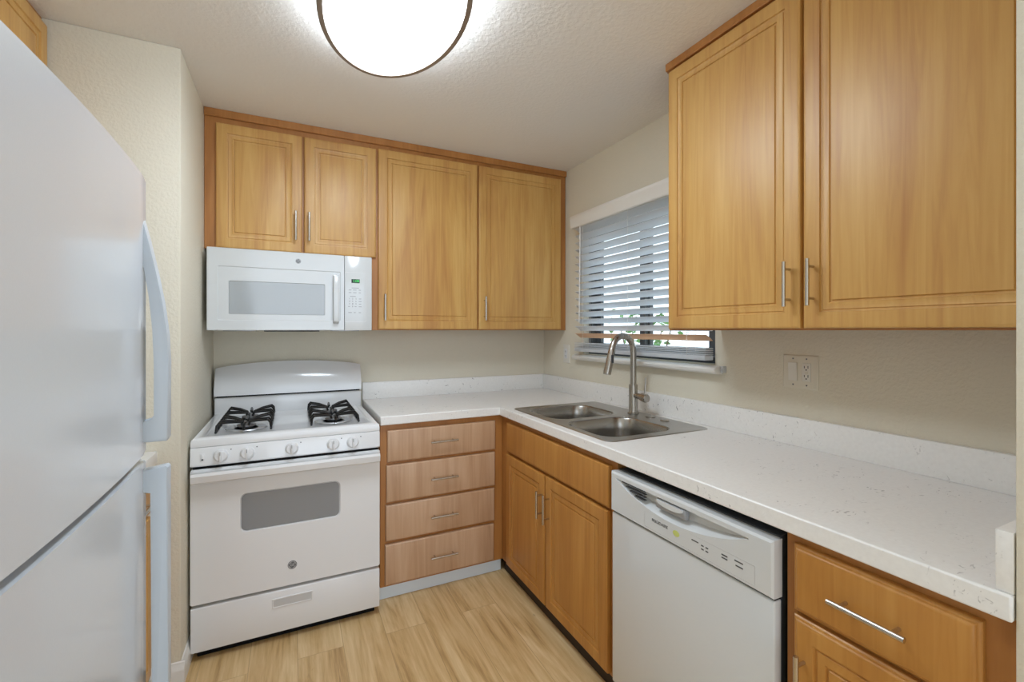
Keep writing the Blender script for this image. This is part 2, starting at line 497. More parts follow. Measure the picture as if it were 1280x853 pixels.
# window in the right wall
win = bpy.data.objects.new('window_1', None); win.location = (0.06, -1.01, WZ0); win['kind'] = 'structure'; link(win)
b = BM(); cells(b, [WY0, WY0 + 0.035, WY1 - 0.035, WY1], [WZ0, WZ0 + 0.03, WZ1 - 0.03, WZ1],
                lambda y, z: not (WY0 + 0.035 < y < WY1 - 0.035 and WZ0 + 0.03 < z < WZ1 - 0.03), 0.04, 0.11, 'x')
part('window_frame', b, M['alum'], win)
for y0, y1, x0 in ((WY0 + 0.037, -0.985, 0.05), (-1.035, WY1 - 0.037, 0.078)):
    b = BM(); cells(b, [y0, y0 + 0.04, y1 - 0.04, y1], [WZ0 + 0.032, WZ0 + 0.07, WZ1 - 0.07, WZ1 - 0.032],
                    lambda y, z: not (y0 + 0.04 < y < y1 - 0.04 and WZ0 + 0.07 < z < WZ1 - 0.07), x0, x0 + 0.024, 'x')
    s = part('sash', b, M['alum'], win)
    b = BM(); box(b, x0 + 0.010, x0 + 0.013, y0 + 0.038, y1 - 0.038, WZ0 + 0.068, WZ1 - 0.068); part('glass_pane', b, M['glass'], s)
# stool and apron
b = BM()
prism(b, [(0.0, 1.176), (-0.040, 1.178), (-0.052, 1.186), (-0.056, 1.198), (-0.050, 1.206), (-0.036, 1.210), (0.0, 1.212)], 'y', -1.572, -0.455, 0.003)
part('window_sill', b, M['trimwhite'], win)

# outside
b = BM(); box(b, 0.12, 9, -6, 8, -0.3, -0.1)
struct('ground', b, M['concrete'])


# ------------------------------------------------------------------ cabinets
RAISED = [(0, 0.0), (0, 0.014), (0.0015, 0.0175), (0.005, 0.0195), (0.010, 0.020), (0.047, 0.020), (0.0485, 0.0150), (0.0525, 0.0140),
          (0.0550, 0.0165), (0.0580, 0.0155), (0.073, 0.0190), (0.0745, 0.0150), (0.0790, 0.0145), (0.0815, 0.0190), (0.084, 0.0195)]
SLAB = [(0, 0.0), (0, 0.013), (0.0015, 0.0165), (0.005, 0.019), (0.009, 0.020)]
BEAD = [(0, 0.0), (0, 0.010), (0.002, 0.013), (0.005, 0.0145), (0.007, 0.0145), (0.008, 0.017), (0.011, 0.0195), (0.015, 0.020)]
FR = {'back': (Vector((1, 0, 0)), Vector((0, -1, 0))), 'right': (Vector((0, 1, 0)), Vector((-1, 0, 0))), 'left': (Vector((0, 1, 0)), Vector((1, 0, 0)))}


def front(kind, side, plane, a0, a1, z0, z1, prof, parent, mat='wood', label=None):
    u, n = FR[side]
    o = u * a0 + Vector((0, 0, z0)) + (Vector((0, plane, 0)) if side == 'back' else Vector((plane, 0, 0)))
    b = BM(); panel(b, o, u, (0, 0, 1), n, a1 - a0, z1 - z0, prof)
    return part(kind, b, M[mat], parent, label)


def pull(side, plane, p0, p1, parent, r=0.0058, stand=0.030):
    """bar pull: a bar on two posts; p = (along, z) of the bar's two ends"""
    u, n = FR[side]
    base = Vector((0, plane, 0)) if side == 'back' else Vector((plane, 0, 0))
    P = lambda p, h: base + u * p[0] + Vector((0, 0, p[1])) + n * h
    b = BM(); tube(b, [P(p0, stand), P(p1, stand)], r, 12)
    for t in (0.16, 0.84):
        q = (p0[0] + (p1[0] - p0[0]) * t, p0[1] + (p1[1] - p0[1]) * t)
        tube(b, [P(q, -0.001), P(q, stand)], r * 0.72, 10)
    return part('handle', b, M['pull'], parent)


def carcass(bm, side, plane, back, a0, a1, z0, z1):
    if side == 'back': box(bm, a0, a1, plane, back, z0, z1, 0.0015, 1)
    else: box(bm, plane, back, a0, a1, z0, z1, 0.0015, 1)


# over the range: short two-door unit
t = thing('wall_cabinet', 'short two-door maple wall cabinet directly above the white microwave', 'cabinet', (-1.70, -0.15, 1.772), 'maple wall cabinets')
b = BM(); carcass(b, 'back', -0.30, -0.001, XL + 0.001, -1.306, 1.772, 2.4605); part('cabinet_box', b, M['woodframe'], t)
d = front('door', 'back', -0.301, -2.038, -1.653, 1.779, 2.394, RAISED, t); pull('back', -0.321, (-1.683, 1.838), (-1.683, 1.99), d)
d = front('door', 'back', -0.301, -1.643, -1.274, 1.779, 2.394, RAISED, t); pull('back', -0.321, (-1.619, 1.838), (-1.619, 1.99), d)
# tall two-door unit in the corner
t = thing('wall_cabinet', 'tall two-door maple wall cabinet on the back wall, between microwave and window corner', 'cabinet', (-0.65, -0.15, 1.37), 'maple wall cabinets')
b = BM(); carcass(b, 'back', -0.30, -0.001, -1.3045, -0.002, 1.37, 2.4605); part('cabinet_box', b, M['woodframe'], t)
d = front('door', 'back', -0.301, -1.262, -0.662, 1.376, 2.399, RAISED, t); pull('back', -0.321, (-1.228, 1.426), (-1.228, 1.574), d)
d = front('door', 'back', -0.301, -0.650, -0.050, 1.376, 2.399, RAISED, t); pull('back', -0.321, (-0.616, 1.432), (-0.616, 1.58), d)
b = BM(); prism(b, [(-0.3005, 2.424), (-0.312, 2.424), (-0.315, 2.428), (-0.315, 2.461), (-0.3005, 2.461)], 'x', XL + 0.002, -0.003)
solo('crown_trim', b, M['woodframe'], 'thin maple trim strip along the ceiling over the back wall cabinets', 'trim', (-1.04, -0.307, 2.424), 'maple ceiling trims')
# right wall unit
t = thing('wall_cabinet', 'large two-door maple wall cabinet at the right, hung beside the window', 'cabinet', (-0.15, -2.1, 1.37), 'maple wall cabinets')
b = BM(); carcass(b, 'right', -0.306, -0.001, -2.652, -1.561, 1.37, 2.4605); part('cabinet_box', b, M['woodframe'], t)
d = front('door', 'right', -0.307, -2.108, -1.575, 1.376, 2.418, RAISED, t); pull('right', -0.327, (-2.077, 1.442), (-2.077, 1.579), d)
d = front('door', 'right', -0.307, -2.640, -2.117, 1.376, 2.418, RAISED, t); pull('right', -0.327, (-2.147, 1.442), (-2.147, 1.579), d)
b = BM(); prism(b, [(-0.3065, 2.432), (-0.318, 2.432), (-0.321, 2.436), (-0.321, 2.461), (-0.3065, 2.461)], 'y', -2.65, -1.556)
box(b, -0.3065, -0.002, -1.5605, -1.551, 2.432, 2.461)
solo('crown_trim', b, M['woodframe'], 'thin maple trim strip along the ceiling over the right wall cabinet', 'trim', (-0.313, -2.1, 2.432), 'maple ceiling trims')
# upper left, over the fridge nook
t = thing('wall_cabinet', 'maple wall cabinet at upper left, seen above the fridge', 'cabinet', (-2.64, -1.2, 1.80), 'maple wall cabinets')
b = BM(); carcass(b, 'left', -2.487, XW + 0.001, -1.66, YW - 0.001, 1.80, 2.4605); part('cabinet_box', b, M['woodframe'], t)
front('door', 'left', -2.486, -1.235, -0.832, 1.812, 2.428, RAISED, t)
front('door', 'left', -2.486, -1.648, -1.245, 1.812, 2.428, RAISED, t)

# drawer base
t = thing('drawer_cabinet', 'maple base cabinet with four stacked drawers, right of the range', 'cabinet', (-0.97, -0.35, 0.0), 'maple base cabinets')
b = BM(); carcass(b, 'back', -0.615, -0.02, -1.303, -0.6265, 0.072, 0.8925); part('cabinet_box', b, M['woodframe'], t)
for z0, z1, a0, a1, zp in ((0.704, 0.864, -1.270, -0.677, 0.788), (0.502, 0.689, -1.275, -0.679, 0.595), (0.307, 0.488, -1.278, -0.682, 0.397), (0.086, 0.290, -1.281, -0.686, 0.186)):
    d = front('drawer', 'back', -0.616, a0, a1, z0, z1, SLAB, t, 'woodrosy', 'drawer front in a paler, rosier wood tone than its frame')
    pull('back', -0.636, (-1.053, zp), (-0.906, zp), d)
b = BM(); box(b, -1.303, -0.6265, -0.592, -0.586, 0.001, 0.071); part('toe_kick', b, M['film'], t, 'pale blue-white vinyl toe kick')

# sink base
t = thing('sink_cabinet', 'maple base cabinet under the sink with two doors and a plain front', 'cabinet', (-0.32, -1.12, 0.0), 'maple base cabinets')
# (the box is open above so that the bowls hang inside it)
b = BM(); box(b, -0.625, -0.606, -1.628, -0.5865, 0.072, 0.8925, 0.0015, 1); box(b, -0.6055, -0.02, -1.628, -1.612, 0.072, 0.8925); box(b, -0.6055, -0.02, -1.611, -0.60, 0.072, 0.09)
part('cabinet_box', b, M['woodframe'], t)
front('front_panel', 'right', -0.626, -1.598, -0.709, 0.708, 0.865, SLAB, t, 'woodshade')
d = front('door', 'right', -0.626, -1.122, -0.704, 0.086, 0.692, RAISED, t, 'woodshade'); pull('right', -0.646, (-1.103, 0.492), (-1.103, 0.618), d)
d = front('door', 'right', -0.626, -1.590, -1.131, 0.086, 0.694, RAISED, t, 'woodshade'); pull('right', -0.646, (-1.166, 0.487), (-1.166, 0.620), d)
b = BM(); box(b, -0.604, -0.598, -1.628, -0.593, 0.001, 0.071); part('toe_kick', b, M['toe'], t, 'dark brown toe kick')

# right end base
t = thing('base_cabinet', 'maple base cabinet at the right end, one drawer over a door, next to the dishwasher', 'cabinet', (-0.32, -2.45, 0.0), 'maple base cabinets')
b = BM(); carcass(b, 'right', -0.625, -0.02, -2.652, -2.262, 0.072, 0.8925); part('cabinet_box', b, M['woodframe'], t)
d = front('drawer', 'right', -0.626, -2.612, -2.287, 0.713, 0.869, BEAD, t, 'woodshade'); pull('right', -0.646, (-2.518, 0.791), (-2.381, 0.791), d)
R2 = BEAD + [(a - 0.0, h) for a, h in RAISED[5:]]
d = front('door', 'right', -0.626, -2.612, -2.287, 0.086, 0.703, R2, t, 'woodshade'); pull('right', -0.646, (-2.315, 0.485), (-2.315, 0.630), d)
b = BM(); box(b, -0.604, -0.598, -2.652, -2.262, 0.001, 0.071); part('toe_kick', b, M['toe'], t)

# left nook base
t = thing('base_cabinet', 'maple base cabinet at the left, glimpsed between the fridge handle and the facing wall', 'cabinet', (-2.5, -1.25, 0.0), 'maple base cabinets')
b = BM(); carcass(b, 'left', -2.193, XW + 0.001, -1.69, YW - 0.001, 0.072, 0.8645); part('cabinet_box', b, M['woodframe'], t)
d = front('drawer', 'left', -2.192, -1.25, -0.855, 0.692, 0.845, SLAB, t); pull('left', -2.172, (-1.10, 0.757), (-0.955, 0.757), d)
d = front('door', 'left', -2.192, -1.25, -0.855, 0.086, 0.68, RAISED, t)
d = front('drawer', 'left', -2.192, -1.68, -1.26, 0.692, 0.845, SLAB, t); pull('left', -2.172, (-1.53, 0.757), (-1.385, 0.757), d)
d = front('door', 'left', -2.192, -1.68, -1.26, 0.086, 0.68, RAISED, t)
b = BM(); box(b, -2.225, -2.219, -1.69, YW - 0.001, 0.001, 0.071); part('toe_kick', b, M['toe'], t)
b = BM(); box(b, XW + 0.002, -2.161, -1.692, YW - 0.002, 0.8655, 0.912, 0.004)
solo('countertop', b, M['quartz'], 'short white countertop at the left, peeking out past the fridge', 'countertop', (-2.48, -1.25, 0.8655), 'white speckled countertops')

# ------------------------------------------------------------------ main countertop
CZ0, CZ1 = 0.8945, 0.939
t = thing('countertop', 'long L-shaped white speckled countertop around the sink', 'countertop', (-0.33, -1.0, CZ0), 'white speckled countertops')
SX0, SX1, SY0, SY1 = -0.600, -0.074, -1.540, -0.735
b = BM()
cells(b, [-1.306, -0.657, SX0, SX1, -0.001], [-2.653, SY0, SY1, -0.645, -0.001],
      lambda x, y: (x > -0.657 or y > -0.645) and not (SX0 < x < SX1 and SY0 < y < SY1), CZ0, CZ1)
part('slab', b, M['quartz'], t, bevel=0.004)
b = BM(); box(b, -1.306, -0.001, -0.0205, -0.001, CZ1 + 0.0003, 1.045, 0.002); part('backsplash', b, M['quartz'], t)
b = BM(); box(b, -0.0205, -0.001, -2.630, -0.021, CZ1 + 0.0003, 1.045, 0.002); part('backsplash', b, M['quartz'], t)
b = BM(); box(b, -0.650, -0.001, -2.653, -2.631, CZ1 + 0.0003, 1.040, 0.002); part('side_splash', b, M['quartz'], t)

# ------------------------------------------------------------------ sink
t = thing('kitchen_sink', 'double-bowl stainless steel drop-in sink set in the countertop', 'sink', (-0.335, -1.137, CZ1))
ZR = CZ1 + 0.0035
bowls = [(-0.567, -0.185, -1.108, -0.768), (-0.578, -0.200, -1.508, -1.158)]
b = BM()
outer = rrect(-0.608, -0.064, -1.556, -0.718, 0.03, 5)
loopv = []
def ring(b, pts, z): return [b.verts.new((x, y, z)) for x, y in pts]
o1 = ring(b, outer, ZR)
o0 = ring(b, rrect(-0.612, -0.060, -1.560, -0.714, 0.033, 5), CZ1 + 0.0004); bridge(b, o0, o1)
o2 = ring(b, rrect(-0.600, -0.072, -1.548, -0.726, 0.024, 5), ZR - 0.0012); bridge(b, o1, o2)
es = []
for lp in [o2] + [ring(b, rrect(*q, 0.085, 8), ZR - 0.0012) for q in bowls]:
    for i in range(len(lp)):
        e = b.edges.get((lp[i], lp[(i + 1) % len(lp)])) or b.edges.new((lp[i], lp[(i + 1) % len(lp)]))
        es.append(e)
bmesh.ops.triangle_fill(b, use_beauty=True, use_dissolve=False, edges=es)
part('rim', b, M['steel'], t)
for x0, x1, y0, y1 in bowls:
    b = BM(); prev = None
    for ins, z, r in ((0.0, ZR - 0.0012, 0.085), (0.004, ZR - 0.003, 0.083), (0.007, ZR - 0.008, 0.082), (0.012, ZR - 0.06, 0.08), (0.018, ZR - 0.145, 0.078), (0.026, ZR - 0.163, 0.074), (0.042, ZR - 0.176, 0.065), (0.07, ZR - 0.181, 0.05)):
        rg = ring(b, rrect(x0 + ins, x1 - ins, y0 + ins, y1 - ins, r, 8), z)
        if prev: bridge(b, prev, rg)
        prev = rg
    b.faces.new(prev)
    bw = part('bowl', b, M['bowl'], t)
    cx, cy = (x0 + x1) / 2, (y0 + y1) / 2
    b = BM(); lathe(b, [(0.052, 0.0004), (0.053, 0.003), (0.046, 0.004), (0.040, -0.001), (0.012, -0.002), (0.010, 0.006), (0, 0.007)], (cx, cy, ZR - 0.181 + 0.002))
    part('drain', b, M['pull'], bw)
for y, x, r in ((-1.243, -0.112, 0.024), (-1.345, -0.118, 0.021)):
    b = BM(); lathe(b, [(r, 0.0), (r, 0.003), (r * 0.86, 0.0055), (0, 0.006)], (x, y, ZR - 0.0008))
    part('hole_cover', b, M['nickel'], t)

# ------------------------------------------------------------------ faucet
fx, fy, fz = -0.122, -1.13, ZR
t = thing('kitchen_faucet', 'brushed nickel gooseneck pull-down faucet behind the sink', 'faucet', (fx, fy, fz))
b = BM(); lathe(b, [(0.029, 0.0), (0.029, 0.004), (0.0235, 0.008), (0.0225, 0.012), (0.0225, 0.146), (0.0215, 0.149), (0.0165, 0.150)], (fx, fy, fz)); part('body', b, M['nickel'], t)
R = 0.073
sx, sy2 = -0.997, -0.08     # arch swings straight out over the bowls
pts = [(fx, fy, fz + 0.148), (fx, fy, 1.20), (fx, fy, 1.262)]
for k in range(1, 15):
    a = PI * k / 14 * 0.94
    q = R * (1 - math.cos(a)); pts.append((fx + sx * q, fy + sy2 * q, 1.262 + R * 1.08 * math.sin(a)))
b = BM(); tube(b, pts, 0.0155, 16); part('spout', b, M['nickel'], t)
e = Vector(pts[-1]); dirv = (Vector(pts[-1]) - Vector(pts[-2])).normalized()
hp = [e - dirv * 0.004, e, e + dirv * 0.012, e + dirv * 0.118, e + dirv * 0.130]
b = BM(); tube(b, hp, [0.0155, 0.0165, 0.0172, 0.0195, 0.0185], 16)
sh = part('spray_head', b, M['nickel'], t)
b = BM(); box(b, *(lambda c: (c.x - 0.006, c.x + 0.006, c.y - 0.022, c.y - 0.014, c.z - 0.02, c.z + 0.02))(e + dirv * 0.05), 0.002); part('button', b, M['gasket'], sh)
b = BM(); tube(b, [(fx, fy - 0.018, 1.037), (fx, fy - 0.062, 1.034)], 0.0150, 16); tube(b, [(fx, fy - 0.062, 1.034), (fx, fy - 0.065, 1.034), (fx, fy - 0.098, 1.031), (fx, fy - 0.101, 1.031)], [0.0175, 0.0205, 0.0205, 0.0185], 18)
hd = part('handle', b, M['nickel'], t)
b = BM(); tube(b, [(fx, fy - 0.084, 1.048), (fx + 0.003, fy - 0.085, 1.085), (fx + 0.005, fy - 0.086, 1.134)], [0.0052, 0.0046, 0.0042], 10); part('lever', b, M['nickel'], hd)

# ------------------------------------------------------------------ range
GX0, GX1 = -2.078, -1.320
gc = (GX0 + GX1) / 2
t = thing('gas_range', 'white freestanding gas range with black wire grates, between drawer cabinet and alcove wall', 'stove', (gc, -0.37, 0.0))
b = BM(); box(b, GX0 + 0.002, GX1 - 0.002, -0.655, -0.045, 0.0515, 0.880, 0.003); part('body', b, M['white'], t)
for x in (GX0 + 0.05, GX1 - 0.05):
    for y in (-0.575, -0.09):
        b = BM(); lathe(b, [(0.018, 0.0), (0.018, 0.012), (0.009, 0.014), (0.009, 0.046)], (x, y, 0.001), seg=14); part('foot', b, M['black'], t)
b = BM(); box(b, GX0 + 0.02, GX1 - 0.02, -0.672, -0.664, 0.002, 0.05); part('kick_plate', b, M['black'], t)  # black kick set forward so its colour stands in for the shade beneath
# cooktop: raised rim, sunken pan
b = BM()
def rect(x0, x1, y0, y1, z): return [b.verts.new(p) for p in ((x0, y0, z), (x1, y0, z), (x1, y1, z), (x0, y1, z))]
L = [rect(GX0, GX1, -0.700, -0.05, 0.884), rect(GX0, GX1, -0.702, -0.05, 0.900), rect(GX0 + 0.002, GX1 - 0.002, -0.699, -0.05, 0.914), rect(GX0 + 0.008, GX1 - 0.008, -0.690, -0.05, 0.919),
     rect(GX0 + 0.035, GX1 - 0.035, -0.662, -0.075, 0.9195), rect(GX0 + 0.045, GX1 - 0.045, -0.652, -0.085, 0.9135), rect(GX0 + 0.3, GX1 - 0.3, -0.40, -0.30, 0.9125)]
b.faces.new(L[0][::-1])
for p, q in zip(L, L[1:]): bridge(b, p, q)
b.faces.new(L[-1])
part('cooktop', b, M['white'], t)
# backguard
b = BM(); box(b, GX0 + 0.004, GX1 - 0.004, -0.082, -0.02, 0.90, 1.006, 0.004); part('back_riser', b, M['white'], t)
b = BM(); box(b, GX0 + 0.012, GX1 - 0.012, -0.070, -0.022, 1.003, 1.020); part('vent_slot', b, M['black'], t)
b = BM(); n = 24; rows = []
for yz in range(11):
    row = []
    for i in range(n + 1):
        s = i / n; x = GX0 + 0.004 + s * (GX1 - GX0 - 0.008)
        top = 1.162 + 0.033 * (1 - (2 * s - 1) ** 2) ** 0.8 if 0 < s < 1 else 1.162
        h = yz / 10
        z = 1.0165 + h * (top - 1.0165)
        y = -0.020 - 0.084 * (1 - 0.76 * h ** 2.0) + 0.005 * (2 * s - 1) ** 2
        row.append(b.verts.new((x, y, z)))
    rows.append(row)
for p, q in zip(rows, rows[1:]): bridge(b, p, q, False)
bk = [[b.verts.new((v.co.x, -0.016, v.co.z)) for v in r] for r in (rows[0], rows[-1])]
bridge(b, rows[-1], bk[1], False); bridge(b, bk[1], bk[0], False); bridge(b, bk[0], rows[0], False)
for c in (0, n): b.faces.new([r[c] for r in rows] + [bk[1][c], bk[0][c]])
part('backguard', b, M['white'], t)
# control panel
b = BM(); prism(b, [(-0.640, 0.806), (-0.708, 0.806), (-0.712, 0.812), (-0.707, 0.876), (-0.703, 0.8825), (-0.640, 0.8825)], 'x', GX0, GX1, 0.002)
cp = part('control_panel', b, M['white'], t)
for x in (-1.970, -1.874, -1.702, -1.530, -1.444):
    zc = 0.844
    b = BM(); lathe(b, [(0.0275, 0.0), (0.0275, 0.003), (0.024, 0.007), (0.0225, 0.018), (0.019, 0.021), (0, 0.021)], (x, -0.7095, zc), (0, -1, 0.08), 26)
    box(b, x - 0.0045, x + 0.0045, -0.7400, -0.727, zc - 0.0215, zc + 0.0225, 0.002)
    kb = part('knob', b, M['whitep'], t)
    b = BM(); box(b, x - 0.001, x + 0.001, -0.7405, -0.7402, zc + 0.006, zc + 0.021); part('pointer', b, M['darkprint'], kb)
    b = BM(); lathe(b, [(0.0025, 0), (0.0025, 0.0006), (0, 0.0006)], (x + 0.036, -0.7080, 0.866), (0, -1, 0.08), 10); part('dial_mark', b, M['darkprint'], cp)
b = BM(); box(b, -2.043, -2.027, -0.7125, -0.7085, 0.827, 0.859, 0.001); ls = part('light_switch', b, M['whitep'], t)
b = BM(); box(b, -2.0385, -2.0315, -0.7155, -0.7122, 0.838, 0.856, 0.001); part('rocker', b, M['whitep'], ls)
b = BM(); box(b, -2.0385, -2.0315, -0.7138, -0.7122, 0.831, 0.837); part('rocker_shadow', b, M['darkprint'], ls)
b = BM(); box(b, GX0 + 0.008, GX1 - 0.008, -0.700, -0.64, 0.792, 0.8062); part('door_gap', b, M['black'], t)
# oven door with window opening
WX0, WX1, WZa, WZb = -1.897, -1.503, 0.510, 0.669
DZ0, DZ1, DY = 0.238, 0.7915, -0.713
b = BM()
ow = [b.verts.new((x, DY, z)) for x, z in rrect(GX0 + 0.002, GX1 - 0.002, DZ0, DZ1, 0.006, 6)]
o2 = [b.verts.new((x, DY + 0.004, z)) for x, z in rrect(GX0, GX1, DZ0 - 0.002, DZ1 + 0.002, 0.008, 6)]
o3 = [b.verts.new((v.co.x, -0.657, v.co.z)) for v in o2]
iw = [b.verts.new((x, DY, z)) for x, z in rrect(WX0 - 0.004, WX1 + 0.004, WZa - 0.004, WZb + 0.004, 0.026, 6)]
i2 = [b.verts.new((x, DY + 0.006, z)) for x, z in rrect(WX0, WX1, WZa, WZb, 0.022, 6)]
bridge(b, ow, iw); bridge(b, ow, o2); bridge(b, o2, o3); bridge(b, iw, i2); b.faces.new(o3); b.faces.new(i2)
od = part('oven_door', b, M['white'], t)
b = BM(); prism(b, rrect(WX0 + 0.001, WX1 - 0.001, WZa + 0.001, WZb - 0.001, 0.021, 6), 'y', DY + 0.0035, DY + 0.0055); part('oven_window', b, M['ovenglass'], od)
b = BM()
prof = [(DY - 0.001, 0.780), (DY - 0.030, 0.790), (DY - 0.044, 0.788), (DY - 0.050, 0.778), (DY - 0.046, 0.752), (DY - 0.040, 0.747), (DY - 0.032, 0.749), (DY - 0.030, 0.768), (DY - 0.001, 0.762)]
prism(b, prof, 'x', GX0 + 0.008, GX1 - 0.006, 0.003)
for x0, x1 in ((GX0 + 0.008, GX0 + 0.04), (GX1 - 0.04, GX1 - 0.006)): box(b, x0, x1, DY - 0.036, DY + 0.001, 0.750, 0.782, 0.003)
part('door_handle', b, M['white'], od)


def roundel(parent, x, y, z, r):
    """small round maker's emblem: ring, field and curly monogram"""
    b = BM(); lathe(b, [(r, 0), (r, 0.0012), (r * 0.8, 0.0016), (0, 0.0016)], (x, y, z), (0, -1, 0), 32); em = part('emblem', b, M['badge'], parent)
    b = BM(); P = [(x + r * 0.83 * math.cos(2 * PI * k / 36), y - 0.0018, z + r * 0.83 * math.sin(2 * PI * k / 36)) for k in range(37)]; tube(b, P, r * 0.045, 6)
    for k in range(4):
        a = PI / 2 * k + 0.5
        tube(b, [(x + r * q * math.cos(a + w), y - 0.0018, z + r * q * math.sin(a + w)) for q, w in ((0.80, -0.25), (0.68, 0.0), (0.66, 0.3), (0.76, 0.5))], r * 0.05, 6)
    part('emblem_ring', b, M['badgel'], em)
    text('emblem_letters', 'GE', r * 0.85, M['badgel'], em, (x, y - 0.0018, z), (1, 0, 0), (0, 0, 1))
    return em


roundel(od, -1.700, DY - 0.0002, 0.326, 0.0185)
# storage drawer
b = BM(); box(b, GX0 + 0.001, GX1 - 0.001, DY, -0.674, 0.040, 0.2235, 0.005); box(b, GX0 + 0.02, GX1 - 0.02, -0.6745, -0.6555, 0.06, 0.215); sd = part('storage_drawer', b, M['white'], t)
b = BM(); cells(b, [-1.780, -1.774, -1.622, -1.616], [0.150, 0.156, 0.186, 0.192], lambda x, z: not (-1.774 < x < -1.622 and 0.156 < z < 0.186), DY - 0.003, DY + 0.001, 'y')
pr_ = part('drawer_grip', b, M['whitep'], sd, bevel=0.0012)
b = BM(); prism(b, [(DY - 0.0006, 0.1862), (DY - 0.0006, 0.1558), (DY - 0.0022, 0.1558), (DY - 0.0022, 0.164)], 'x', -1.774, -1.622); part('grip_scoop', b, M['badgel'], sd)
# burners and wire grates
for gx in (-1.893, -1.513):
    for gy in (-0.500, -0.255):
        zc = 0.9125
        b = BM(); lathe(b, [(0.088, 0.002), (0.086, 0.005), (0.060, 0.0035), (0.050, 0.002), (0, 0.002)], (gx, gy, zc), seg=36); bn = part('burner', b, M['badgel'], t)
        b = BM(); lathe(b, [(0.030, 0.001), (0.032, 0.010), (0.040, 0.012), (0.040, 0.016), (0.034, 0.020), (0, 0.021)], (gx, gy, zc), seg=30); part('burner_head', b, M['burner'], bn)
    for gy in (-0.520, -0.265):
        zc = 0.921
        W, D = 0.106, 0.112
        rt = 0.0050
        b = BM()
        sq = [(gx + x, gy + y, zc + rt) for x, y in ((-W, -D), (W, -D), (W, D), (-W, D), (-W, -D))]
        for k in (1, 3): tube(b, [sq[k], sq[k + 1]], rt, 8)
        for s in (-1, 1):
            for fy_, ty in ((-0.104, -0.030), (-0.045, -0.012), (0.045, 0.012), (0.104, 0.030)):
                tube(b, [(gx + s * W, gy + fy_, zc + rt), (gx + s * (W - 0.003), gy + fy_, zc + 0.032), (gx + s * (W - 0.012), gy + fy_ * 0.97, zc + 0.043), (gx + s * 0.05, gy + (fy_ + ty) / 2, zc + 0.037), (gx + s * 0.016, gy + ty, zc + 0.028), (gx + s * 0.012, gy + ty, zc + 0.012)], rt, 8)
            tube(b, [(gx, gy + s * D, zc + rt), (gx, gy + s * (D - 0.004), zc + 0.03), (gx, gy + s * (D - 0.02), zc + 0.035), (gx, gy + s * 0.03, zc + 0.028)], rt, 8)
        part('burner_grate', b, M['iron'], t)

# ------------------------------------------------------------------ microwave
MX0, MX1, MZ0, MZ1 = -2.066, -1.308, 1.369, 1.768
MY = -0.392
t = thing('microwave', 'white over-the-range microwave mounted under the short cabinet', 'microwave', (gc, -0.2, MZ0))
b = BM(); box(b, MX0 + 0.003, MX1 - 0.003, -0.352, -0.003, MZ0 + 0.004, MZ1 + 0.001, 0.002); part('body', b, M['whitep'], t)
XS_ = -1.450
b = BM()
fo = [b.verts.new((x, MY, z)) for x, z in rrect(MX0 + 0.003, XS_ - 0.001, MZ0 + 0.003, MZ1 - 0.003, 0.004, 3)]
f1 = [b.verts.new((x, MY + 0.003, z)) for x, z in rrect(MX0, XS_, MZ0, MZ1, 0.005, 3)]
f2 = [b.verts.new((v.co.x, -0.353, v.co.z)) for v in f1]
g0 = [b.verts.new((x, MY, z)) for x, z in rrect(-2.022, -1.468, 1.418, 1.680, 0.006, 3)]
g1 = [b.verts.new((x, MY + 0.003, z)) for x, z in rrect(-2.019, -1.471, 1.421, 1.677, 0.005, 3)]
h0 = [b.verts.new((x, MY + 0.003, z)) for x, z in rrect(-1.977, -1.545, 1.448, 1.611, 0.005, 3)]
h1 = [b.verts.new((x, MY + 0.007, z)) for x, z in rrect(-1.975, -1.547, 1.450, 1.609, 0.004, 3)]
bridge(b, f1, fo); bridge(b, f1, f2); bridge(b, fo, g0); bridge(b, g0, g1); bridge(b, g1, h0); bridge(b, h0, h1); b.faces.new(f2); b.faces.new(h1)
md = part('door', b, M['white2'], t)
b = BM(); box(b, -1.9745, -1.5475, MY + 0.0045, MY + 0.0065, 1.4505, 1.6085); part('door_window', b, M['mwglass'], md)
b = BM()
prism(b, [(MY - 0.002, 1.665), (MY - 0.026, 1.655), (MY - 0.033, 1.640), (MY - 0.033, 1.430), (MY - 0.028, 1.416), (MY - 0.002, 1.405), (MY - 0.002, 1.425), (MY - 0.019, 1.436), (MY - 0.019, 1.632), (MY - 0.002, 1.645)], 'x', -1.506, -1.478, 0.003)
part('door_handle', b, M['white2'], md)
roundel(md, -1.672, MY - 0.0002, 1.7235, 0.012)
b = BM(); box(b, XS_ + 0.0015, MX1, MY, -0.353, MZ0, MZ1, 0.004)
cpn = part('control_panel', b, M['white2'], t)
b = BM(); cells(b, [-1.447, -1.4455, -1.3405, -1.339], [1.415, 1.4165, 1.6795, 1.681], lambda x, z: not (-1.4455 < x < -1.3405 and 1.4165 < z < 1.6795), MY - 0.0004, MY + 0.0004, 'y'); part('panel_outline', b, M['whitep'], cpn)
b = BM(); box(b, -1.414, -1.372, MY - 0.001, MY + 0.001, 1.624, 1.645); dp = part('display', b, M['display'], cpn)
text('display_digits', '1:08', 0.019, M['digits'], dp, (-1.391, MY - 0.0014, 1.6345), (1, 0, 0), (0, 0, 1))
dg = [['1', '2', '3'], ['4', '5', '6'], ['7', '8', '9'], ['', '0', '']]
for r_, z in enumerate((1.539, 1.525, 1.511, 1.497)):
    for c_, x in enumerate((-1.424, -1.408, -1.391)):
        if dg[r_][c_]: text('keypad_number', dg[r_][c_], 0.0105, M['darkprint'], cpn, (x, MY - 0.0005, z), (1, 0, 0), (0, 0, 1))
